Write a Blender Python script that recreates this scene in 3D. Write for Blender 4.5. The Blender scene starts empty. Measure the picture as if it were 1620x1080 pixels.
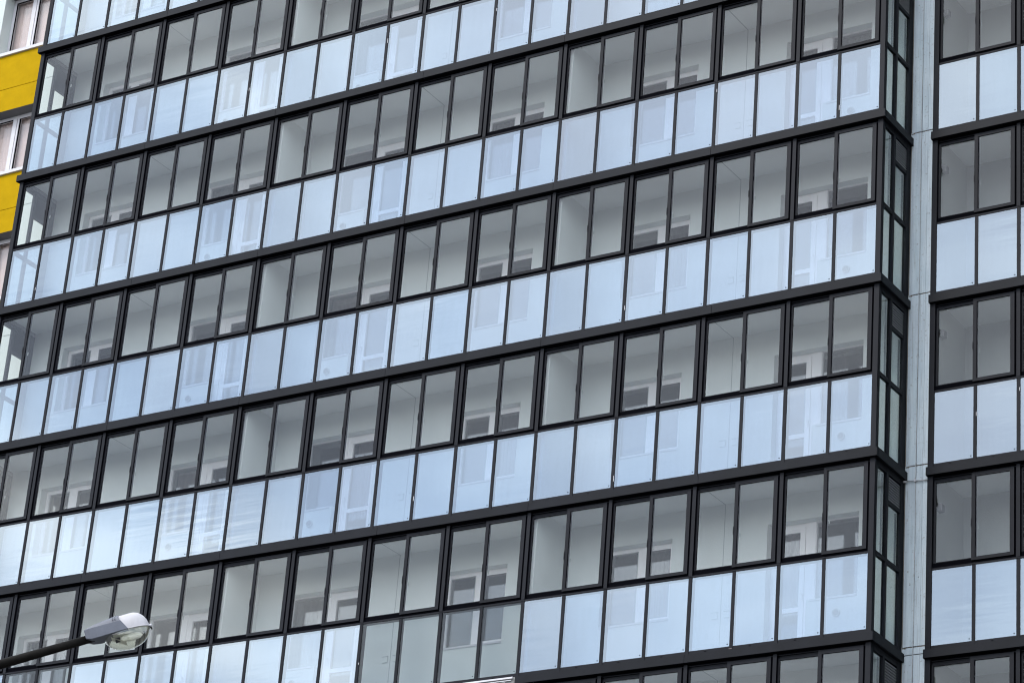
import bpy, bmesh, math, random
from mathutils import Matrix, Vector, Euler
random.seed(11)
S = bpy.context.scene
COL = S.collection

# ------------------------------------------------------------------ camera
cam_d = bpy.data.cameras.new("camera")
cam = bpy.data.objects.new("camera", cam_d); COL.objects.link(cam)
cam_d.sensor_width = 36.0
cam_d.lens = 4549.82 / 1620 * 36.0
cam_d.clip_start = 0.1; cam_d.clip_end = 5000
_a = Vector((-0.4452325611121786, 0.5638986384045247, -0.049219084378226155))
_R = Matrix.Rotation(_a.length, 3, _a.normalized()) @ Matrix(((1,0,0),(0,0,-1),(0,1,0)))
CAM = Vector((16.861939822114433, -34.620955449805116, -13.72832944573485))
right, down, fwd = _R[0], _R[1], _R[2]
cam.matrix_world = Matrix(((right[0], -down[0], -fwd[0], CAM[0]),
                           (right[1], -down[1], -fwd[1], CAM[1]),
                           (right[2], -down[2], -fwd[2], CAM[2]), (0,0,0,1)))
S.camera = cam
def ray(u, v):
    c = Vector(((u-810)/4549.82, (v-540)/4549.82, 1.0)).normalized()
    return right*c[0] + down*c[1] + fwd*c[2]
GROUND = -15.33

# ------------------------------------------------------------------ world
SUN_EL, SUN_AZ = math.radians(48), math.radians(205)     # azimuth measured clockwise from +Y
W = bpy.data.worlds.new("World"); S.world = W; W.use_nodes = True
nt = W.node_tree; nt.nodes.clear()
def N(nt, t, **k):
    n = nt.nodes.new(t)
    for a, b in k.items():
        if a == 'inp':
            for i, v in b.items(): n.inputs[i].default_value = v
        else: setattr(n, a, b)
    return n
L = lambda nt, a, b: nt.links.new(a, b)
sky = N(nt, 'ShaderNodeTexSky', sky_type='NISHITA', sun_disc=False, sun_elevation=SUN_EL, sun_rotation=SUN_AZ,
        air_density=1.0, dust_density=1.5, ozone_density=1.2)
tc = N(nt, 'ShaderNodeTexCoord')
mp = N(nt, 'ShaderNodeMapping', inp={'Scale': (1.0, 1.0, 2.6), 'Location': (0.3, 0.15, 0.4)})
L(nt, tc.outputs['Generated'], mp.inputs['Vector'])
cl1 = N(nt, 'ShaderNodeTexNoise', inp={'Scale': 4.0, 'Detail': 6.0, 'Roughness': 0.55, 'Distortion': 0.3})
L(nt, mp.outputs[0], cl1.inputs['Vector'])
cr = N(nt, 'ShaderNodeValToRGB')
cr.color_ramp.elements[0].position = 0.36; cr.color_ramp.elements[0].color = (0.35,)*3+(1,)
cr.color_ramp.elements[1].position = 0.62; cr.color_ramp.elements[1].color = (1,1,1,1)
L(nt, cl1.outputs['Fac'], cr.inputs[0])
cc = N(nt, 'ShaderNodeValToRGB')                              # brightness inside the cloud deck
cc.color_ramp.elements[0].position = 0.38; cc.color_ramp.elements[0].color = (7.9, 9.5, 11.9, 1)
cc.color_ramp.elements[1].position = 0.60; cc.color_ramp.elements[1].color = (13.4, 14.3, 15.4, 1)
L(nt, cl1.outputs['Fac'], cc.inputs[0])
mx = N(nt, 'ShaderNodeMix', data_type='RGBA')
L(nt, cr.outputs[0], mx.inputs[0]); L(nt, sky.outputs[0], mx.inputs[6]); L(nt, cc.outputs[0], mx.inputs[7])
bg = N(nt, 'ShaderNodeBackground', inp={'Strength': 0.15})
L(nt, mx.outputs[2], bg.inputs[0])
L(nt, bg.outputs[0], N(nt, 'ShaderNodeOutputWorld').inputs[0])

sun_d = bpy.data.lights.new("sun", 'SUN'); sun_d.energy = 1.3; sun_d.angle = math.radians(20); sun_d.color = (1, .96, .9)
sun = bpy.data.objects.new("sun", sun_d); COL.objects.link(sun)
_dir = Vector((math.sin(SUN_AZ)*math.cos(SUN_EL), math.cos(SUN_AZ)*math.cos(SUN_EL), math.sin(SUN_EL)))
sun.rotation_euler = (-_dir).to_track_quat('-Z', 'Y').to_euler()
S.view_settings.view_transform = 'Standard'; S.view_settings.look = 'None'
S.view_settings.exposure = 0.5; S.view_settings.gamma = 1
S.cycles.transparent_max_bounces = 24
S.cycles.diffuse_bounces = 5
S.cycles.use_denoising = True
S.cycles.filter_width = 1.15

# ------------------------------------------------------------------ materials
def mat(name):
    m = bpy.data.materials.new(name); m.use_nodes = True
    t = m.node_tree; t.nodes.clear()
    return m, t, N(t, 'ShaderNodeOutputMaterial')
def solid(name, col, rough=0.6, var=0.08, scale=3.0, bump=0.0, bscale=40, spec=0.5, streak=False, metal=0.0, seed=0.0):
    m, t, out = mat(name)
    p = N(t, 'ShaderNodeBsdfPrincipled', inp={'Roughness': rough, 'Metallic': metal, 'Specular IOR Level': spec})
    g = N(t, 'ShaderNodeNewGeometry')
    mp = N(t, 'ShaderNodeMapping', inp={'Scale': (1, 1, 0.15 if streak else 1), 'Location': (seed, seed, seed)})
    L(t, g.outputs['Position'], mp.inputs[0])
    n = N(t, 'ShaderNodeTexNoise', inp={'Scale': scale, 'Detail': 6.0, 'Roughness': 0.6})
    L(t, mp.outputs[0], n.inputs['Vector'])
    r = N(t, 'ShaderNodeValToRGB')
    r.color_ramp.elements[0].position = 0.3; r.color_ramp.elements[1].position = 0.7
    r.color_ramp.elements[0].color = tuple(c*(1-var) for c in col)+(1,)
    r.color_ramp.elements[1].color = tuple(min(1, c*(1+var)) for c in col)+(1,)
    L(t, n.outputs['Fac'], r.inputs[0]); L(t, r.outputs[0], p.inputs['Base Color'])
    if bump:
        n2 = N(t, 'ShaderNodeTexNoise', inp={'Scale': bscale, 'Detail': 4.0})
        L(t, g.outputs['Position'], n2.inputs['Vector'])
        b = N(t, 'ShaderNodeBump', inp={'Strength': bump, 'Distance': 0.01})
        L(t, n2.outputs['Fac'], b.inputs['Height']); L(t, b.outputs[0], p.inputs['Normal'])
    L(t, p.outputs[0], out.inputs[0])
    return m
def fres(t, mult, ior=1.5):
    """reflectance of a pane face: the Fresnel curve, the same from both sides of the thin glass"""
    g = N(t, 'ShaderNodeNewGeometry')
    io = N(t, 'ShaderNodeMix', data_type='FLOAT', inp={2: ior, 3: 1/ior})
    L(t, g.outputs['Backfacing'], io.inputs[0])
    f = N(t, 'ShaderNodeFresnel'); L(t, io.outputs[0], f.inputs['IOR'])
    m = N(t, 'ShaderNodeMath', operation='MULTIPLY', use_clamp=True, inp={1: mult}); L(t, f.outputs[0], m.inputs[0])
    return m.outputs[0], f
def clear_glass(name, tint, mult=1.0, bump=0.0):
    m, t, out = mat(name)
    fr, fn = fres(t, mult)
    tr = N(t, 'ShaderNodeBsdfTransparent', inp={0: tint+(1,)})
    gl = N(t, 'ShaderNodeBsdfGlossy', inp={'Roughness': 0.01, 'Color': (1,1,1,1)})
    mxs = N(t, 'ShaderNodeMixShader')
    L(t, fr, mxs.inputs[0]); L(t, tr.outputs[0], mxs.inputs[1]); L(t, gl.outputs[0], mxs.inputs[2])
    L(t, mxs.outputs[0], out.inputs[0])
    return m
def mirror_glass(name):
    """reflective coated sheet: bluish mirror coat outside, tinted see-through; slightly wavy"""
    m, t, out = mat(name)
    g = N(t, 'ShaderNodeNewGeometry')
    oi = N(t, 'ShaderNodeObjectInfo')
    # waviness of the sheet, stronger towards the clamped lower edge
    mp = N(t, 'ShaderNodeMapping', inp={'Scale': (0.5, 1, 4.2)}); L(t, g.outputs['Position'], mp.inputs[0])
    nz = N(t, 'ShaderNodeTexNoise', inp={'Scale': 1.6, 'Detail': 2.0, 'Roughness': 0.45}); L(t, mp.outputs[0], nz.inputs['Vector'])
    mp2 = N(t, 'ShaderNodeMapping', inp={'Scale': (0.5, 1, 0.5)}); L(t, g.outputs['Position'], mp2.inputs[0])
    nz2 = N(t, 'ShaderNodeTexNoise', inp={'Scale': 0.9, 'Detail': 1.0}); L(t, mp2.outputs[0], nz2.inputs['Vector'])
    st = N(t, 'ShaderNodeMapRange', inp={1: 0.46, 2: 0.68, 3: 0.01, 4: 0.115}); L(t, nz2.outputs['Fac'], st.inputs[0])
    b = N(t, 'ShaderNodeBump', inp={'Distance': 0.012})
    L(t, st.outputs[0], b.inputs['Strength']); L(t, nz.outputs['Fac'], b.inputs['Height'])
    gl = N(t, 'ShaderNodeBsdfGlossy', inp={'Roughness': 0.03})
    ct = N(t, 'ShaderNodeMix', data_type='RGBA', inp={6: (0.80, 0.91, 1.0, 1), 7: (0.90, 0.965, 1.0, 1)})
    L(t, oi.outputs['Random'], ct.inputs[0]); L(t, ct.outputs[2], gl.inputs['Color'])
    L(t, b.outputs[0], gl.inputs['Normal'])
    tr = N(t, 'ShaderNodeBsdfTransparent', inp={0: (0.56, 0.64, 0.73, 1)})
    # faint dust film, thin streaks
    mp3 = N(t, 'ShaderNodeMapping', inp={'Scale': (7, 7, 0.5)}); L(t, g.outputs['Position'], mp3.inputs[0])
    nz3 = N(t, 'ShaderNodeTexNoise', inp={'Scale': 2.0, 'Detail': 4.0}); L(t, mp3.outputs[0], nz3.inputs['Vector'])
    dr = N(t, 'ShaderNodeMapRange', inp={1: 0.4, 2: 0.8, 3: 0.0, 4: 0.02}); L(t, nz3.outputs['Fac'], dr.inputs[0])
    df = N(t, 'ShaderNodeBsdfDiffuse', inp={0: (0.55, 0.6, 0.66, 1)})
    fac = N(t, 'ShaderNodeMath', operation='SUBTRACT', inp={0: 1.0}); L(t, g.outputs['Backfacing'], fac.inputs[1])
    f2 = N(t, 'ShaderNodeMath', operation='MULTIPLY', inp={1: MIRROR}); L(t, fac.outputs[0], f2.inputs[0])
    m1 = N(t, 'ShaderNodeMixShader'); L(t, f2.outputs[0], m1.inputs[0]); L(t, tr.outputs[0], m1.inputs[1]); L(t, gl.outputs[0], m1.inputs[2])
    m2 = N(t, 'ShaderNodeMixShader'); L(t, dr.outputs[0], m2.inputs[0]); L(t, m1.outputs[0], m2.inputs[1]); L(t, df.outputs[0], m2.inputs[2])
    L(t, m2.outputs[0], out.inputs[0])
    return m
MIRROR = 0.255
M = dict(
    frame=solid('anthracite_aluminium', (0.0082, 0.0086, 0.0120), 0.5, 0.25, 1.5, spec=0.14),
    fascia=solid('anthracite_sheet', (0.0060, 0.0064, 0.0090), 0.45, 0.3, 2.5, spec=0.14),
    louvre=solid('louvre_metal', (0.03, 0.03, 0.032), 0.5, 0.1),
    hole=solid('black_rubber_and_gap_shade', (0.0025, 0.0025, 0.004), 0.9, 0.0, spec=0.02),  # near-black for gaskets and slots, also paints the shade into frame gaps
    wall=solid('pale_plaster', (0.66, 0.68, 0.655), 0.85, 0.03, 1.2, 0.25, 60),
    ceiling=solid('painted_ceiling', (0.66, 0.67, 0.65), 0.9, 0.035, 1.5, 0.15, 30),
    joint=solid('joint_filler', (0.36, 0.38, 0.37), 0.9, 0.1),
    dim=solid('shaded_plaster', (0.36, 0.37, 0.355), 0.85, 0.04, 1.2, 0.25, 60),  # pale plaster again, darkened to paint in the shade of the set-back loggia
    floor=solid('concrete_floor', (0.52, 0.515, 0.50), 0.6, 0.08, 4),
    slab=solid('raw_concrete', (0.24, 0.235, 0.22), 0.95, 0.3, 9, 0.8, 50),
    pvc=solid('white_pvc', (0.90, 0.855, 0.855), 0.4, 0.02),
    grey=solid('grey_metal_panel', (0.10, 0.098, 0.10), 0.5, 0.08),
    curtain=solid('curtain_fabric', (0.34, 0.31, 0.30), 0.9, 0.1, 6),
    drape=solid('dark_drape', (0.03, 0.03, 0.035), 0.9, 0.15, 6),
    sheer=solid('pale_blind', (0.60, 0.47, 0.45), 0.9, 0.06, 5),
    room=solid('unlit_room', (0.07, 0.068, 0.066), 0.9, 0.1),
    concrete=solid('painted_concrete', (0.62, 0.655, 0.66), 0.9, 0.10, 6, 0.35, 70, streak=True),
    stain=solid('joint_grime', (0.16, 0.13, 0.10), 0.95, 0.4, 30),
    yellow=solid('yellow_render', (0.46, 0.279, 0.004), 0.9, 0.08, 4, 0.25, 90, spec=0.05),
    white=solid('white_render', (0.60, 0.64, 0.61), 0.85, 0.04, 3, 0.25, 90, spec=0.1),
    sill=solid('white_sill_and_dimmed_pvc', (0.60, 0.575, 0.59), 0.45, 0.05),
    steel=solid('galvanised_steel', (0.45, 0.45, 0.45), 0.4, 0.2, 20, metal=0.7),
    glass=clear_glass('sash_glass', (0.95, 0.955, 0.945), 0.7),
    pane=clear_glass('window_glass', (0.62, 0.63, 0.63), 2.2),
    clearlow=clear_glass('clear_spandrel_glass', (0.73, 0.765, 0.785), 0.7),
    returng=clear_glass('return_glass', (0.74, 0.79, 0.78), 1.5),
    mirror=mirror_glass('reflective_glass'),
    lampgrey=solid('lamp_grey_plastic', (0.10, 0.106, 0.13), 0.5, 0.10, 14, spec=0.45),
    lampwhite=solid('lamp_white_shell', (0.40, 0.38, 0.39), 0.5, 0.10, 12),
    lamparm=solid('lamp_arm_paint', (0.007, 0.006, 0.005), 0.6, 0.4, 12, spec=0.07),
    bowl=clear_glass('lamp_bowl_plastic', (0.975, 0.97, 0.93), 1.5),
    reflector=solid('lamp_reflector', (0.72, 0.73, 0.62), 0.3, 0.1, 10, metal=0.2),
    bulb=solid('lamp_bulb', (0.85, 0.85, 0.82), 0.2, 0.02),
    asphalt=solid('asphalt', (0.07, 0.07, 0.07), 0.95, 0.25, 0.6),
)
def weathered():
    m, t, out = mat('weathered_concrete')
    g = N(t, 'ShaderNodeNewGeometry'); p = N(t, 'ShaderNodeBsdfPrincipled', inp={'Roughness': 0.9, 'Specular IOR Level': 0.2})
    def noise(sc, scale, det=5, lo=.35, hi=.65, a=0.0, b=1.0):
        mp = N(t, 'ShaderNodeMapping', inp={'Scale': sc}); L(t, g.outputs['Position'], mp.inputs[0])
        n = N(t, 'ShaderNodeTexNoise', inp={'Scale': scale, 'Detail': det, 'Roughness': .6}); L(t, mp.outputs[0], n.inputs['Vector'])
        r = N(t, 'ShaderNodeMapRange', inp={1: lo, 2: hi, 3: a, 4: b}); L(t, n.outputs['Fac'], r.inputs[0]); return r.outputs[0], n
    def mixc(f, a, b):
        x = N(t, 'ShaderNodeMix', data_type='RGBA'); L(t, f, x.inputs[0])
        if isinstance(a, tuple): x.inputs[6].default_value = a+(1,)
        else: L(t, a, x.inputs[6])
        x.inputs[7].default_value = b+(1,); return x.outputs[2]
    c = mixc(noise((9, 9, .5), 3.0)[0], (.54, .60, .63), (.65, .70, .725))          # run-off streaks
    c = mixc(noise((1, 1, 1), 2.2, 6, .45, .75, 0, .55)[0], c, (.47, .53, .57))      # patched paint
    c = mixc(noise((1, 1, 1), 26, 3, .62, .72, 0, .8)[0], c, (.36, .35, .33))        # pits
    c = mixc(noise((30, 30, .8), 2.0, 2, .60, .70, 0, .5)[0], c, (.38, .37, .35))    # thin dirt runs
    L(t, c, p.inputs['Base Color'])
    n2 = noise((1, 1, 1), 45, 5)[1]; b = N(t, 'ShaderNodeBump', inp={'Strength': .5, 'Distance': .012})
    L(t, n2.outputs['Fac'], b.inputs['Height']); L(t, b.outputs[0], p.inputs['Normal']); L(t, p.outputs[0], out.inputs[0])
    return m
M['concrete'] = weathered()

# ------------------------------------------------------------------ mesh helpers
class MB:
    def __init__(s): s.bm = bmesh.new(); s.mats = []
    def mi(s, m):
        if m not in s.mats: s.mats.append(m)
        return s.mats.index(m)
    def box(s, x0, x1, y0, y1, z0, z1, m='frame'):
        i = s.mi(m)
        v = [s.bm.verts.new(p) for p in ((x0,y0,z0),(x1,y0,z0),(x1,y1,z0),(x0,y1,z0),(x0,y0,z1),(x1,y0,z1),(x1,y1,z1),(x0,y1,z1))]
        for f in ((0,3,2,1),(4,5,6,7),(0,1,5,4),(1,2,6,5),(2,3,7,6),(3,0,4,7)):
            s.bm.faces.new([v[k] for k in f]).material_index = i
        return s
    def grid(s, fn, nu, nv, m, smooth=True, close_u=False):
        i = s.mi(m)
        vs = [[s.bm.verts.new(fn(a/nu, b/nv)) for b in range(nv+1)] for a in range(nu+(0 if close_u else 1))]
        n = len(vs)
        for a in range(nu):
            for b in range(nv):
                f = s.bm.faces.new((vs[a][b], vs[(a+1) % n][b], vs[(a+1) % n][b+1], vs[a][b+1]))
                f.material_index = i; f.smooth = smooth
        return vs
    def tube(s, pts, r, m, n=12, caps=True):
        i = s.mi(m); rings = []
        for k, p in enumerate(pts):
            p = Vector(p); q = Vector(pts[min(k+1, len(pts)-1)]) - Vector(pts[max(k-1, 0)])
            q.normalize(); a = q.orthogonal().normalized() if k == 0 else (a - q*a.dot(q)).normalized()
            b = q.cross(a); rr = r[k] if isinstance(r, (list, tuple)) else r
            rings.append([s.bm.verts.new(p + (a*math.cos(t)+b*math.sin(t))*rr) for t in [2*math.pi*j/n for j in range(n)]])
        for k in range(len(rings)-1):
            for j in range(n):
                f = s.bm.faces.new((rings[k][j], rings[k][(j+1) % n], rings[k+1][(j+1) % n], rings[k+1][j]))
                f.material_index = i; f.smooth = True
        if caps:
            s.bm.faces.new(rings[0][::-1]).material_index = i; s.bm.faces.new(rings[-1]).material_index = i
        return s
    def mesh(s, name, bevel=0.0):
        bmesh.ops.recalc_face_normals(s.bm, faces=s.bm.faces)
        me = bpy.data.meshes.new(name); s.bm.to_mesh(me); s.bm.free()
        for m in s.mats: me.materials.append(M[m])
        return me
def put(name, me, parent=None, loc=(0,0,0), label=None, rot=None):
    o = bpy.data.objects.new(name, me); COL.objects.link(o)
    o.location = loc
    if rot: o.rotation_euler = rot
    if parent: o.parent = parent
    if label: o['label'] = label
    return o
def empty(name, loc, label, cat, group=None):
    o = bpy.data.objects.new(name, None); COL.objects.link(o); o.location = loc
    o.empty_display_size = 0.5
    o['label'] = label; o['category'] = cat
    if group: o['group'] = group
    return o

# ------------------------------------------------------------------ ground
g = MB(); g.box(-900, 900, -900, 900, GROUND-0.5, GROUND, 'asphalt')
go = put('ground', g.mesh('ground')); go['kind'] = 'structure'

# ------------------------------------------------------------------ the apartment building
H = 2.8
STOREYS = [k*H for k in range(-2, 7)]
bld = empty('apartment_building', (0, 0, 0), 'tall apartment block with dark framed glazed balconies and a yellow panelled bay', 'building')

WA, WB, WC = 0.740814, 0.748708, 0.726624
XR = [(-8+k)*WC for k in range(9)]                       # third balcony from the left (k = 0..8)
XM = [XR[0]-(8-k)*WB for k in range(9)]
XL = [XM[0]-(8-k)*WA for k in range(9)]
XEND_L, XEND_R = XL[0], XR[8]
WR = 0.677
XN = [0.497+k*WR for k in range(8)]                      # the set-back balcony right of the concrete strip
YN = 0.95

_cache = {}
def cached(key, fn):
    if key not in _cache: _cache[key] = fn()
    return _cache[key]
def front_sash(w):
    """sash in the outer track, full frame; origin at its lower left corner"""
    b = MB(); z0, z1 = 1.224, 2.573
    l, r, bo, to, y0, y1 = 0.058, 0.066, 0.050, 0.054, -0.014, 0.013
    b.box(0, l, y0, y1, z0, z1); b.box(w-r, w, y0, y1, z0, z1)
    b.box(l, w-r, y0+.002, y1-.002, z0, z0+bo); b.box(l, w-r, y0+.002, y1-.002, z1-to, z1)
    b.box(l-.004, w-r+.004, -0.003, 0.003, z0+bo-.004, z1-to+.004, 'glass')
    # glazing bead, a slightly recessed thin line
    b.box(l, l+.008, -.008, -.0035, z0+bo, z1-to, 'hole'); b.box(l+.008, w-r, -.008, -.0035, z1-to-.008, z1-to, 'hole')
    b.box(-.004, .010, -.022, -.0145, 1.74, 1.86, 'frame')
    return b.mesh('front_sash')
def rear_sash(w):
    b = MB(); z0, z1 = 1.230, 2.540
    l, bo, to, y0, y1 = 0.032, 0.045, 0.030, 0.018, 0.046
    b.box(0, l, y0, y1, z0, z1); b.box(w-.05, w, y0, y1, z0, z1)
    b.box(l, w-.05, y0+.002, y1-.002, z0, z0+bo); b.box(l, w-.05, y0+.002, y1-.002, z1-to, z1)
    b.box(l-.004, w-.046, 0.029, 0.036, z0+bo-.004, z1-to+.004, 'glass')
    b.box(l, w-.05, y0-.006, y0+.001, z1-to-.006, z1-to-.001, 'hole')
    b.box(w+.008, w+.026, .047, .052, 1.71, 1.77, 'joint')
    return b.mesh('rear_sash')
def lower_pane(w, m):
    b = MB(); b.box(-w/2, w/2, -0.004, 0.004, 0, 1.150, m)
    return b.mesh('lower_pane')

def balcony(xs, y, zb, st_i, ends=(False, False), clear=(), label=None, skip_fascia=()):
    """one flat's glazed balcony front: frame mesh with its fascia, panes and sliding sashes"""
    n = len(xs)-1
    x0 = xs[0] - (0.035 if ends[0] else 0.0); x1 = xs[-1] + (0.04 if ends[1] else 0.0)
    yf = y; y = y + .017
    b = MB()
    # rails (butted between posts: the posts run 3 mm proud)
    b.box(x0, x1, y-.008, y+.085, zb-.050, zb+.010)
    b.box(x0, x1, y-.012, y+.09, zb+1.150, zb+1.180)
    b.box(x0, x1, y+.0135, y+.0175, zb+1.1805, zb+1.262, 'hole'); b.box(x0, x1, y+.0176, y+.07, zb+1.1805, zb+1.228, 'hole')  # black strips paint the shade between mid rail and sashes
    b.box(x0, x1, y-.016, y-.0125, zb+1.152, zb+1.162)
    b.box(x0, x1, y+.030, y+.075, zb+2.577, zb+2.70, 'hole')  # head recess coloured black to stand for its shade
    b.box(x0, x1, y+.016, y+.020, zb+2.578, zb+2.592)        # track lips
    b.box(x0, x1, y+.040, y+.0445, zb+2.540, zb+2.5765)
    for k, x in enumerate(xs):
        if k == 0 and ends[0]:
            b.box(x-.062, x+.024, y-.02, y+.07, zb-.049, zb+2.614)
        elif k == n and ends[1]:
            b.box(x-.032, x+.05, y-.02, y+.07, zb-.049, zb+2.614); b.box(x-.074, x-.0325, y+.0145, y+.0175, zb+1.222, zb+2.575, 'hole')  # black strip closes the gap at the corner post as painted shade
        elif k == n and not ends[1]: continue           # belongs to the neighbour's left edge
        elif k % 2 == 0:
            b.box(x-.027, x+.027, y-.016, y+.095, zb-.045, zb+1.1815)
            b.box(x-.030, x+.030, y-.020, y+.097, zb+1.182, zb+2.600)
            b.box(x-.074, x-.0305, y+.0145, y+.0175, zb+1.222, zb+2.575, 'hole'); b.box(x+.0305, x+.0325, y-.012, y+.014, zb+1.222, zb+2.575, 'hole')  # shade lines beside the post, painted as black strips
        else:
            b.box(x-.025, x+.025, y-.016, y+.06, zb-.045, zb+1.1815)
    # drain slots and the little clips at the foot of every pane
    for k in range(n):
        w = xs[k+1]-xs[k]
        if (st_i+k) % 7 != 3:
            b.box(xs[k]+w*.40, xs[k]+w*.40+.030, y-.0095, y-.0075, zb-.032, zb-.014, 'hole')
        b.box(xs[k+1]-.072, xs[k+1]-.054, y-.0095, y-.0065, zb+.040, zb+.052, 'hole')
    rnd = random.Random(st_i*31+int(xs[0]*7))
    for k in range(1, n):                                    # left-over bits of protective film and foam
        if rnd.random() < .13:
            zz = zb+rnd.uniform(.1, 1.0); b.box(xs[k]+.018, xs[k]+.026, y-.0185, y-.0162, zz, zz+rnd.uniform(.03, .09), 'sill')
        if rnd.random() < .07:
            b.box(xs[k]-.03, xs[k]+rnd.uniform(.01, .06), y-.0195, y-.0165, zb-.040, zb-.030, 'sheer')
    root = put('glazed_balcony', b.mesh('glazed_balcony'), bld, label=label)
    # fascia sheets
    segs = [(0, n//2), (n//2, n)]
    for a, c in segs:
        if any(a <= q < c for q in skip_fascia): continue
        f = MB()
        xa = xs[a] + .004 + (st_i % 3)*0.08*(a > 0); xb = xs[c] - .002 + (st_i % 3)*0.08*(c < n)
        if a == 0 and ends[0]: xa = xs[0]-(.115 if y < .5 else .064)
        if c == n and ends[1]: xb = xs[n]+.100
        f.box(xa, xb, yf-.060, y-.009, zb-.183, zb-.062, 'fascia')
        f.box(xa, xb, yf-.060, y-.0085, zb-.0615, zb-.056, 'fascia')
        f.box(xa, xb, yf-.057, y-.0085, zb-.188, zb-.1831, 'hole')  # black strip paints the shade on the fascia underside
        put('fascia_panel', f.mesh('fascia_panel'), root)
    # panes and sashes
    for k in range(n):
        w = round(xs[k+1]-xs[k], 4)
        lo, hi = .024, .024
        mt = 'clearlow' if k in clear else 'mirror'
        me = cached(('p', w, mt), lambda: lower_pane(w-.044, mt))
        put('lower_pane', me, root, ((xs[k]+xs[k+1])/2, y-.001, zb+.005),
            rot=(math.radians(random.uniform(-.14, .10)), 0, math.radians(random.uniform(-.15, .15))),
            label='clear see-through lower pane' if k in clear else None)
        if k % 2 == 0:
            me = cached(('r', w), lambda: rear_sash(w-.013))
            put('sliding_sash', me, root, (xs[k]+.031, y, zb))
        else:
            me = cached(('f', w), lambda: front_sash(w+.044-.064))
            put('sliding_sash', me, root, (xs[k]-.044, y, zb))
    return root

def inner_sash(x, zb, root):
    sgn = 1; X = lambda a, c: (min(a, c), max(a, c)); q = MB()
    xa, xb = X(x-.10*sgn, x-.14*sgn)
    q.box(xa, xb, .20, .245, zb+.02, zb+2.60); q.box(xa, xb, .30, .32, zb+1.22, zb+2.55, 'pvc')
    xa, xb = X(x-.06*sgn, x-.075*sgn)
    q.box(xa, xb, .46, .49, zb+1.22, zb+2.06); q.box(xa, xb, .83, .86, zb+1.22, zb+2.06); q.box(xa, xb, .49, .83, zb+1.22, zb+1.25)
    q.box(xa, xb, .075, .10, zb+1.22, zb+2.51); q.box(xa, xb, .36, .39, zb+1.22, zb+2.51)
    put('inner_sash', q.mesh('inner_sash'), root)

def end_return(x, sgn, zb, root):
    """short glazed side of the outermost balconies: x plane, sgn +1 right end / -1 left end"""
    o, i = (x, x-.05*sgn)
    X = lambda a, c: (min(a, c), max(a, c))
    b = MB()
    xa, xb = X(o, i)
    b.box(xa, xb, .071, 1.0, zb-.05, zb+.012); b.box(xa, xb, .071, 1.0, zb+1.15, zb+1.215)
    b.box(xa, xb, .071, 1.0, zb+2.52, zb+2.615)
    xa, xb = X(o+.003*sgn, i-.003*sgn)
    b.box(xa, xb, .392, .455, zb-.05, zb+2.613); b.box(xa, xb, .862, .995, zb-.05, zb+2.613)
    xa, xb = X(o-.002*sgn, i+.002*sgn)
    b.box(xa, xb, .455, .862, zb+2.07, zb+2.125)
    r = put('return_frame', b.mesh('return_frame'), root)
    g = MB(); gx = x-.026*sgn
    xa, xb = X(gx-.003, gx+.003)
    for (ya, yb, za, zc) in ((.071,.392,.012,1.15), (.455,.862,.012,1.15), (.071,.392,1.215,2.52), (.455,.862,1.215,2.07)):
        g.box(xa, xb, ya, yb, zb+za, zb+zc, 'returng' if sgn > 0 else 'glass')
    put('return_pane', g.mesh('return_pane'), root)
    if sgn > 0: inner_sash(x, zb, root)
    lv = MB()
    for k in range(9):
        z = zb+2.140+k*.042
        xa, xb = X(o-.004*sgn, o-.030*sgn)
        lv.box(xa, xb, .456, .861, z, z+.010, 'steel')
        xa, xb = X(o-.006*sgn, o-.010*sgn)
        lv.box(xa, xb, .456, .861, z-.012, z, 'louvre')
    xa, xb = X(o-.034*sgn, o-.044*sgn)
    lv.box(xa, xb, .456, .861, zb+2.126, zb+2.519, 'hole')
    put('louvre_vent', lv.mesh('louvre_vent'), root)
    f = MB()
    xa, xb = X(o+.050*sgn, o-.008*sgn)
    f.box(xa, xb, -.008, 1.02, zb-.1828, zb-.0562, 'fascia')
    put('fascia_panel', f.mesh('fascia_panel'), root)

nst = len(STOREYS)
ordinal = {0:'', 1:''}
for si, zb in enumerate(STOREYS):
    c_mid = (4, 5, 6, 7) if abs(zb) < .01 else ()
    c_left = (2, 3) if abs(zb) < .01 else ()
    rl = balcony(XL, 0, zb, si, (True, False), c_left, skip_fascia=())
    rm = balcony(XM, 0, zb, si+2, (False, False), c_mid,
                 label='glazed balcony with four clear lower panes and no fascia under them' if c_mid else None,
                 skip_fascia=(5,) if c_mid else ())
    rr = balcony(XR, 0, zb, si+1, (False, True))
    end_return(XR[8]+.05, 1, zb, rr)
    end_return(XL[0]-.062, -1, zb, rl)
    rn = balcony(XN, YN, zb, si+1, (True, False))

# where the fascia is missing: bent flashing over the raw slab edge
f = MB()
f.box(XM[4]+.02, XM[8]-.06, -.030, -.0095, -.078, -.052, 'sill'); f.box(XM[4]+.02, XM[8]-.09, -.02, -.010, -.108, -.0965, 'sill')
f.box(XM[4]+.02, XM[8]-.03, .0, .09, -.20, -.0505, 'slab')
for k in range(9):
    x = XM[4]+.1+k*.32
    f.box(x, x+.1+.1*random.random(), -.012, .0, -.19, -.115, 'slab')
put('exposed_flashing', f.mesh('exposed_flashing'), bld, label='white bent flashing over bare concrete slab edge')

# --------------------------------------------------------------- walls, slabs, windows of the loggias
Z0, Z1 = STOREYS[0], STOREYS[-1]+H
YW, YF = 1.0, 1.15        # wall face, window frame plane
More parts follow.
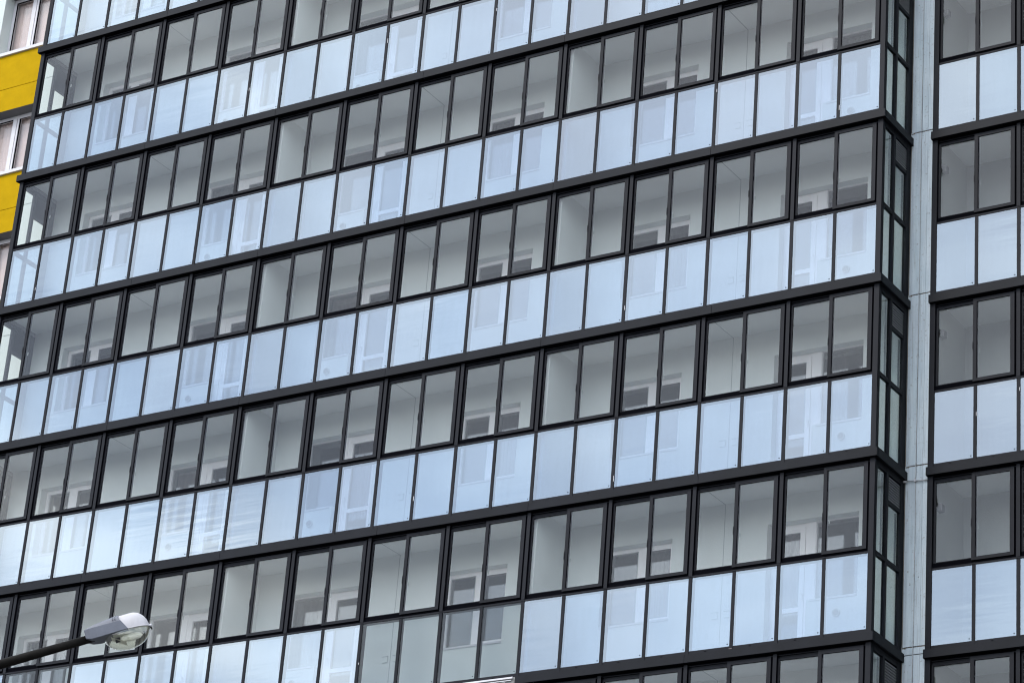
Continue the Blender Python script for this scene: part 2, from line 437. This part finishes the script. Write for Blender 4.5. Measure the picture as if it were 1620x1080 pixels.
# window kinds: list of (x0, x1, kind)
OPEN = [(-16.99, -15.76, 'w2'), (-14.15, -12.70, 'wd'), (-11.15, -9.63, 'wd'), (-8.04, -6.81, 'w2'), (-5.05, -3.825, 'w2'), (-2.19, -0.677, 'dw')]
ZH, ZS = 2.262, 0.97
def storey_wall(zb):
    b = MB(); y0, y1 = YW, 1.27
    top = zb+2.69; xa = XEND_L-.02
    for (a, c, kind) in OPEN:
        b.box(xa, a, y0, y1, zb, top, 'wall')
        b.box(a, c, y0, y1, zb+ZH, top, 'wall')
        if kind == 'w2': b.box(a, c, y0, y1, zb, zb+ZS, 'wall')
        elif kind == 'wd': b.box(a, a+.74, y0, y1, zb, zb+ZS, 'wall'); b.box(a+.74, c, y0, y1, zb, zb+.05, 'wall')
        else: b.box(a, a+.68, y0, y1, zb, zb+.05, 'wall'); b.box(a+.68, c, y0, y1, zb, zb+ZS, 'wall')
        xa = c
    b.box(xa, XEND_R+.06, y0, y1, zb, top, 'wall')
    for xj in (-14.93, -8.91, -2.925):
        b.box(xj-.006, xj+.006, y0-.0015, y0-.0001, zb+.001, top, 'joint')
    return b.mesh('loggia_wall')
def storey_slab(zb):
    b = MB()
    b.box(XEND_L-.01, XEND_R+.0, .10, 1.6, zb-.11, zb-.052, 'ceiling'); b.box(XEND_L-.01, XEND_R, .10, 1.6, zb-.0519, zb, 'floor')
    b.box(0.43, 8, YN+.1, 3.0, zb-.11, zb-.052, 'ceiling'); b.box(0.43, 8, YN+.1, 3.0, zb-.0519, zb, 'floor')
    for xj in (-14.93, -8.91, -2.925):
        b.box(xj-.008, xj+.008, .11, 1.0, zb-.1115, zb-.1101, 'joint')
    return b.mesh('floor_slab')
def pane(x0, x1, z0, z1, y, par, m='pane'):
    b = MB(); b.box(x0, x1, y, y+.02, z0, z1, m)
    return put('window_pane', b.mesh('window_pane'), par)
def curtain(x0, x1, z0, z1, y, par, m, amp=.02, folds=7):
    b = MB(); ph = random.random()*6
    b.grid(lambda u, v: (x0+(x1-x0)*u, y+amp*math.sin(folds*2*math.pi*u+ph)+amp*.4*math.sin(3.1*folds*u+ph*2), z0+(z1-z0)*v), folds*8, 1, m)
    b.grid(lambda u, v: (x0+(x1-x0)*u, y+.004+amp*math.sin(folds*2*math.pi*u+ph)+amp*.4*math.sin(3.1*folds*u+ph*2), z0+(z1-z0)*v), folds*8, 1, m)
    return put('curtain', b.mesh('curtain'), par)
def bar_frame(b, x0, x1, z0, z1, y0, y1, t, m='pvc', tl=None, tr=None, tt=None, tb=None):
    tl = t if tl is None else tl; tr = t if tr is None else tr; tt = t if tt is None else tt; tb = t if tb is None else tb
    if tl: b.box(x0, x0+tl, y0, y1, z0, z1, m)
    if tr: b.box(x1-tr, x1, y0, y1, z0, z1, m)
    if tt: b.box(x0+tl, x1-tr, y0+.002, y1-.001, z1-tt, z1, m)
    if tb: b.box(x0+tl, x1-tr, y0+.002, y1-.001, z0, z0+tb, m)
def window(x0, x1, kind, zb, si, oi):
    y0, y1 = YF, YF+.07
    b = MB(); zt, zs = zb+ZH-.001, zb+ZS
    if kind == 'w2':
        m0 = x0+.555; m1 = m0+.165
        bar_frame(b, x0+.004, x1-.004, zs, zt, y0, y1, .062)
        b.box(m0, m1, y0-.004, y1, zs+.062, zt-.062, 'pvc')
        # the right casement has its own frame
        bar_frame(b, m1, x1-.066, zs+.062, zt-.062, y0-.012, y0-.002, .03)
        b.box(m0-.012, m0, y0-.006, y0+.02, zs+.07, zt-.07, 'joint')
        panes = [(x0+.05, m0+.01, zs+.05, zt-.05), (m1-.01, x1-.05, zs+.05, zt-.05)]
        root = put('window', b.mesh('window'), bld)
        s = MB(); s.box(x0+.003, x1-.003, YW-.012, y0-.001, zs-.028, zs+.002, 'sill'); put('sill', s.mesh('sill'), root)
    else:
        dl = kind == 'dw'
        if dl: d0, d1 = x0+.06, x0+.60; q0, q1 = d1, d1+.14; w0, w1 = q1, x1-.004
        else:  w0, w1 = x0+.004, x0+.70; q0, q1 = w1, w1+.135; d0, d1 = q1, x1-.06
        # fixed window light next to the door, frame set behind the plaster reveal at its head
        bar_frame(b, w0, w1, zs, zt, y0, y1, .05, tt=0.012, tl=.012 if dl else .05, tr=.05 if dl else .012)
        b.box(q0, q1, y0-.010, y1, zb+.051, zt, 'pvc')
        s_ = MB(); s_.box(w0+.003, w1-.003, YW-.012, y0-.001, zs-.028, zs+.002, 'sill')
        root = put('window', b.mesh('window'), bld); put('sill', s_.mesh('sill'), root)
        panes = [(w0+.01, w1-.01, zs+.03, zt-.008)]
        d = MB()
        e0, e1 = (x0+.004, q0) if dl else (q1, x1-.004)
        bar_frame(d, e0, e1, zb+.051, zt, y0, y1, .055, tl=.055 if dl else .03, tr=.03 if dl else .055)
        a0, a1 = (e0+.055, e1-.03) if dl else (e0+.03, e1-.055)
        bar_frame(d, a0, a1, zb+.10, zt-.055, y0-.014, y0-.002, .035, tb=.09)
        bar_frame(d, a0+.035, a1-.035, zb+.19, zt-.09, y0-.010, y0+.03, .05)
        d.box(a0+.03, a1-.03, y0-.012, y0+.035, zb+.865, zb+.935, 'pvc')
        hx = a0+.012 if not dl else a1-.028
        d.box(hx, hx+.014, y0-.05, y0-.040, zb+1.02, zb+1.15, 'pvc'); d.box(hx, hx+.014, y0-.04, y0-.013, zb+1.12, zb+1.14, 'pvc')
        door = put('balcony_door', d.mesh('balcony_door'), bld)
        pane(a0+.08, a1-.08, zb+.93, zt-.135, y0+.012, door)
        pane(a0+.08, a1-.08, zb+.235, zb+.87, y0+.012, door)
        if (si*5+oi*3) % 4 == 1: curtain(a0+.05, a1-.05, zb+.1, zb+2.25, 1.34, door, 'sheer')
        # round vent under the light
        v = MB(); cx = (w0+w1)/2 + (0.06 if dl else -.04)
        v.tube([(cx, YW-.022, zb+.71), (cx, YW-.001, zb+.71)], .062, 'joint', 20)
        v.tube([(cx, YW-.026, zb+.71), (cx, YW-.0225, zb+.71)], .045, 'grey', 20)
        put('round_vent', v.mesh('round_vent'), bld)
    for p in panes: pane(*p, y0+.03, root)
    r = (si*7+oi*5) % 6
    if r in (0, 4):
        a = panes[-1] if r != 1 else panes[0]
        curtain(a[0]-.02, a[0]+(a[1]-a[0])*(.45 if r == 4 else .7), zs, zt, 1.34, root, 'curtain', .025, 5)
    if r in (2,):
        a = panes[0]; curtain(a[0], a[1], zs, zt, 1.36, root, 'sheer', .012, 6)
    if abs(zb) < .01 and oi == 0:
        for a in panes: curtain(a[0]+.05, a[0]+.25, zs, zt, 1.32, root, 'drape', .02, 3)
for si, zb in enumerate(STOREYS):
    put('loggia_wall', storey_wall(zb), bld)
    for oi, (a, c, kind) in enumerate(OPEN): window(a, c, kind, zb, si, oi)
    b = MB()
    for x in (XR[0], XM[0]):
        b = MB(); b.box(x-.075, x+.085, .12, YW-.001, zb+.001, zb+2.689, 'wall'); put('partition_wall', b.mesh('partition_wall'), bld)
    j = MB()
    for xj in (-8.91, -2.925):
        for dx in (-.15, .06):
            j.box(xj+dx, xj+dx+.10, YW-.012, YW-.0002, zb+.86, zb+.955, 'wall'); j.box(xj+dx-.004, xj+dx+.104, YW-.016, YW-.0002, zb+.9555, zb+.963, 'joint')
    put('junction_box', j.mesh('junction_box'), bld)
    # grey end panel at the left return
    e = MB(); e.box(XEND_L-.055, XEND_L-.012, .78, .998, zb+.001, zb+2.689, 'grey')
    e.box(XEND_L-.055, XEND_L-.012, .12, .78, zb+2.62, zb+2.689, 'grey')
    put('end_panel', e.mesh('end_panel'), bld)
    # back wall of the set-back loggia
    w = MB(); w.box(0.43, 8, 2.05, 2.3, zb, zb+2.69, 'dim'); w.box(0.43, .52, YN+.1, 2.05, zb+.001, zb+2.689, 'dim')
    w.box(XN[2]+.5, XN[2]+.6, YN+.1, 2.05, zb+.001, zb+2.689, 'wall')
    w.box(.521, .60, 1.10, 1.2, zb+2.12, zb+2.23, 'grey')
    put('recessed_wall', w.mesh('recessed_wall'), bld)
for zb in STOREYS + [Z1]:
    put('floor_slab', storey_slab(zb), bld)
# dark rooms behind the inner windows
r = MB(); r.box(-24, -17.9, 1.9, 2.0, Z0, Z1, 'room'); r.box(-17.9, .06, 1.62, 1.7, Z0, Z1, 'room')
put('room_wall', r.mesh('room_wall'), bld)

# --------------------------------------------------------------- concrete strip between the two balcony fronts
for si, zb in enumerate(STOREYS):
    b = MB(); lo, hi = zb+.042, zb+H+.022
    if abs(zb+H) < .01: hi -= .0
    zlist = [(lo, hi)] if abs(zb+H) > .01 else [(lo, hi-.115), (hi-.10, hi)]
    for (za, zc) in zlist:
        xs_ = [(.061, .096, .992), (.100, .121, .985), (.125, .236, .975), (.246, .310, .975), (.3125, .345, .972), (.3475, .433, .975)]
        for (a, c, y) in xs_: b.box(a, c, y, 1.3, za, zc, 'concrete')
    b.box(.058, .435, 1.0, 1.28, zb+.02, zb+H+.02, 'stain')
    for q in range(2):
        xx = random.choice((.17, .236, .30, .38)); zz = zb+random.uniform(.2, 2.6)
        b.box(xx, xx+.010, .9705, .976, zz, zz+.010, 'hole')
    b.box(.0605, .068, .984, .9915, zb+.05, zb+2.75, 'stain')
    xq = .10
    while xq < .42:                                        # crumbling mortar along the joint
        wq = random.uniform(.02, .07); b.box(xq, min(.43, xq+wq), .976+random.uniform(0, .006), .99, zb+.026-random.uniform(0, .012), zb+.040, 'stain'); xq += wq+random.uniform(0, .03)
    put('concrete_panel', b.mesh('concrete_panel'), bld)
c = MB()
pts = []; z = Z0
while z < Z1:
    pts.append((.241+.003*math.sin(z*1.3)+.002*math.sin(z*4.1), .966, z)); z += .35
c.tube(pts, .0055, 'steel', 8)
for zc in (9.9, 8.43, 7.2, 5.63, 4.6, 2.84, 1.1, -.9):
    c.box(.233, .249, .955, .975, zc, zc+.03, 'steel')
c.box(.236, .247, .952, .972, 1.35, 1.47, 'sill')
put('lightning_cable', c.mesh('lightning_cable'), bld)
k = MB()
k.tube([(.035, .952, 2.592), (.16, .95, 2.588), (.30, .95, 2.58), (.438, .952, 2.570)], [.011, .008, .010, .009], 'steel', 10)
k.tube([(.03, .95, 2.592), (.10, .951, 2.590)], .016, 'sill', 10)
k.box(.228, .256, .93, .962, 2.565, 2.605, 'sill'); k.tube([(.241, .946, 2.60), (.241, .946, 2.635)], .007, 'steel', 8)
put('cable_clamp', k.mesh('cable_clamp'), bld)

# --------------------------------------------------------------- side wing of the block, past the right edge of the view
w = MB()
w.box(5.6, 16, -6.6, 3.5, GROUND, Z1, 'slab')
for zb in [GROUND+.2+k*H for k in range(13)]:
    w.box(5.50, 5.598, -6.5, 2.9, zb-.18, zb+.0, 'fascia')
    for k in range(5):
        y = -6.4+k*1.9
        w.box(5.54, 5.597, y, y+1.35, zb+.02, zb+1.12, 'louvre'); w.box(5.545, 5.597, y, y+1.35, zb+1.2, zb+2.5, 'pane')
        w.box(5.52, 5.598, y+1.36, y+1.42, zb+.01, zb+2.6, 'frame')
for k in range(4): w.box(5.51, 5.53, -5.9+k*1.9, -5.55+k*1.9, GROUND, Z1, 'white')
put('side_wing', w.mesh('side_wing'), bld)

# --------------------------------------------------------------- yellow and white facade left of the balconies
OX0, OX1 = -20.02, -18.66
def lw(name, x0, x1, z0, z1, m, label=None):
    b = MB(); b.box(x0, x1, 1.0, 1.5, z0, z1, m); return put(name, b.mesh(name), bld, label=label)
for si, zb in enumerate(STOREYS):
    for (a, c) in ((-24.0, OX0-.0), (OX1, XEND_L-.07)):
        lw('white_panel', a, c, zb+.006, zb+H-.006, 'white')
    lw('yellow_panel', OX0+.002, OX1-.002, zb+.006, zb+.785, 'yellow'); lw('yellow_panel', OX0+.002, OX1-.002, zb+2.29, zb+H-.006, 'yellow')
    s = MB(); s.box(OX0+.002, OX1-.002, 1.02, 1.48, zb-.006, zb+.006, 'stain'); put('panel_joint', s.mesh('panel_joint'), bld)
    b = MB(); y0, y1 = 1.25, 1.32; zs, zt = zb+.86, zb+2.285
    mL = -19.50
    bar_frame(b, OX0+.003, OX1-.003, zs, zt, y0, y1, .07, 'sill')  # same white PVC in a darker copy, toned down for open daylight
    b.box(mL, mL+.10, y0-.004, y1, zs+.07, zt-.07, 'sill'); b.box(mL+.125, mL+.165, y0-.010, y1, zs+.07, zt-.07, 'sill')
    b.box(mL+.1, mL+.125, y0+.012, y1, zs+.07, zt-.07, 'joint')
    bar_frame(b, mL+.165, OX1-.073, zs+.07, zt-.07, y0-.012, y0-.002, .02, 'sill', tl=0)
    for (a, c) in ((OX0+.073, mL), (mL+.165, OX1-.073)):
        b.box(a, a+.018, y0+.002, y0+.02, zs+.07, zt-.07, 'hole'); b.box(a+.018, c, y0+.002, y0+.02, zt-.088, zt-.07, 'hole')
    root = put('window', b.mesh('window'), bld, label='white framed window with drawn pinkish blinds in the yellow bay')
    for (a, c) in ((OX0+.06, mL+.01), (mL+.155, OX1-.06)): pane(a, c, zs+.06, zt-.06, y0+.03, root, 'glass')
    h = MB(); h.box(OX0+.002, OX1-.002, 1.004, y0+.06, zb+2.2855, zb+2.2895, 'grey'); put('window_head', h.mesh('window_head'), root)
    s = MB(); s.box(OX0+.002, OX1-.002, .955, y0-.001, zb+.79, zb+.857, 'sill'); put('sill', s.mesh('sill'), root)
    for (a, c) in ((OX0+.07, mL-.02), (mL+.15, OX1-.07)): curtain(a, c, zs, zt, 1.345, root, 'sheer', .005, 4)

# ------------------------------------------------------------------ street lamp in front
D = 26.0
P0 = CAM + ray(148, 1008)*D
hx = Vector((right[0], right[1], 0)).normalized()
TILT = math.radians(21.4)
ax = hx*math.cos(TILT) + Vector((0,0,1))*math.sin(TILT)
side = Vector((hx[1], -hx[0], 0))                         # towards the camera
up = side.cross(ax); up = up if up.z > 0 else -up
LM = Matrix((ax, side, up)).transposed()
pole_s = -2.6
base = P0 + hx*pole_s; base.z = GROUND
lamp = empty('street_lamp', base, 'street lamp on a dark bent arm with grey and white head and clear bowl', 'street lamp')
def lp(s, w, n): return LM @ Vector((s, w, n)) + P0 - base
def lput(name, b, par=lamp): return put(name, b.mesh(name), par)
U = 0.000476
# arm and pole as one bent tube from the ground
b = MB()
zt = (P0-base).z
pts = [Vector((0,0,1.2)), Vector((0,0,zt-1.6))]
j = lp(-1.9, 0, .0)
for t in [k/8 for k in range(1, 9)]:
    p0, p1, p2 = pts[1], Vector((0,0,j.z-.15)), j
    pts.append(p0*(1-t)**2 + p1*2*t*(1-t) + p2*t*t)
pts += [lp(-1.2,0,0), lp(-.6,0,0), lp(.10,0,0)]
b.tube(pts, [.07]+[.06]+[.05]*8+[.046,.041,.037], 'lamparm', 16); lput('arm', b)
b = MB(); b.tube([(0,0,0),(0,0,.03),(0,0,.031),(0,0,1.2),(0,0,1.25)], [.16,.16,.085,.08,.055], 'lamparm', 20); lput('pole_base', b)
# housing: lofted sections (s, half width, side top n, crown n, bottom n)
def loft(secs, m, name, par, nose=False, sharp=True):
    b = MB(); rings = []
    for (s, hw, ns, nc, nb) in secs:
        prof = [(-hw*.985, nb), (-hw, nb+.004), (-hw, ns)]
        for k in range(1, 16):
            t = math.pi*k/16
            prof.append((-hw*.96*math.cos(t), ns + (nc-ns)*math.sin(t)**(.8)))
        prof += [(hw, ns), (hw, nb+.004), (hw*.985, nb)]
        rings.append([b.bm.verts.new(lp(s - (.085*max(0, (n+.045))/.17 if s > .3 else 0), w, n)) for w, n in prof])
    i = b.mi(m); n = len(rings[0])
    for k in range(len(rings)-1):
        for q in range(n):
            f = b.bm.faces.new((rings[k][q], rings[k][(q+1) % n], rings[k+1][(q+1) % n], rings[k+1][q])); f.material_index = i
            f.smooth = False
    b.bm.faces.new(rings[0]).material_index = i; b.bm.faces.new(rings[-1][::-1]).material_index = i
    return lput(name, b, par)
hs = loft([(-.064,.062,.066,.076,-.012),(-.02,.078,.064,.090,-.034),(.04,.090,.060,.105,-.041),(.12,.098,.056,.117,-.043),(.20,.103,.052,.125,-.044),(.26,.1065,.050,.128,-.045),(.318,.108,.046,.131,-.046)], 'lampgrey', 'housing', lamp)
for s0 in (.205, .225):
    r = MB(); n0 = 24
    r.tube([lp(s0, -.1058*math.cos(math.pi*q/n0), .052+(.1265-.052)*max(0, math.sin(math.pi*q/n0))**.8) for q in range(1, n0)], .004, 'lampgrey', 6); lput('rib', r, hs)
# white shell: elliptical sections closing at the nose
b = MB()
def shell(u, v):
    s = .235 + (.508-.235)*u
    k = max(0.0, 1-max(0, (u-.45)/.55)**2.3)**.55
    th = math.pi*v
    return lp(s, -.100*k*math.cos(th), -.042 + .168*k*math.sin(th)**.85)
b.grid(shell, 18, 20, 'lampwhite')
b.grid(lambda u, v: lp(.30+(.495-.30)*u, .104*max(0.02, 1-max(0,(u-.3)/.7)**2.3)**.55*(2*v-1), -.0435), 12, 4, 'reflector')
sh = lput('shell', b)
b = MB(); b.tube([lp(.322, -.106, -.046)]+[lp(.322+.190*math.sin(t), -.106*math.cos(t), -.046) for t in [math.pi*q/24 for q in range(1,24)]]+[lp(.322, .106, -.046)], .005, 'lampwhite', 8); lput('rim', b, sh)
b = MB(); b.tube([lp(.495,0,-.03), lp(.525,0,-.035)], .010, 'sill', 10); b.tube([lp(.505,0,-.02), lp(.518,0,-.075)], .006, 'lamparm', 8); lput('latch', b)
# bowl: half ellipsoid hanging below the seam
b = MB()
def bowl(sc):
    def fn(u, v):
        th = 2*math.pi*u; ph = math.pi/2*v
        return lp(.293+.207*sc*math.cos(th)*math.cos(ph)*(1.0), .104*sc*math.sin(th)*math.cos(ph), -.050 - .150*sc*math.sin(ph) - .01*math.cos(th)*math.cos(ph)*0)
    return fn
b.grid(bowl(1.0), 32, 12, 'bowl', close_u=True); b.grid(bowl(.975), 32, 12, 'bowl', close_u=True)
bw = lput('glass_bowl', b)
b = MB()
b.grid(lambda u, v: lp(.17+.25*u, .058*math.sin(math.pi*(v-.5)), -.052+.0-.055*math.cos(math.pi*(v-.5))*0 - .004*math.sin(9*u)), 10, 8, 'reflector')
b.box(0,0,0,0,0,0,'reflector') if False else None
lput('reflector', b)
b = MB(); b.tube([lp(.18,0,-.085), lp(.225,0,-.087)], [.024,.022], 'lamparm', 14); b.tube([lp(.222,0,-.087), lp(.26,0,-.089), lp(.33,0,-.092), lp(.40,0,-.095), lp(.425,0,-.096)], [.014,.030,.036,.026,.006], 'bulb', 16); lput('bulb', b)
b = MB(); b.grid(lambda u, v: lp(.15+.12*u, -.055+.11*v, -.06-.08*u), 6, 6, 'reflector'); b.grid(lambda u, v: lp(.29+.02*u, -.05+.10*v, -.06-.10*u), 6, 6, 'reflector'); lput('reflector', b)
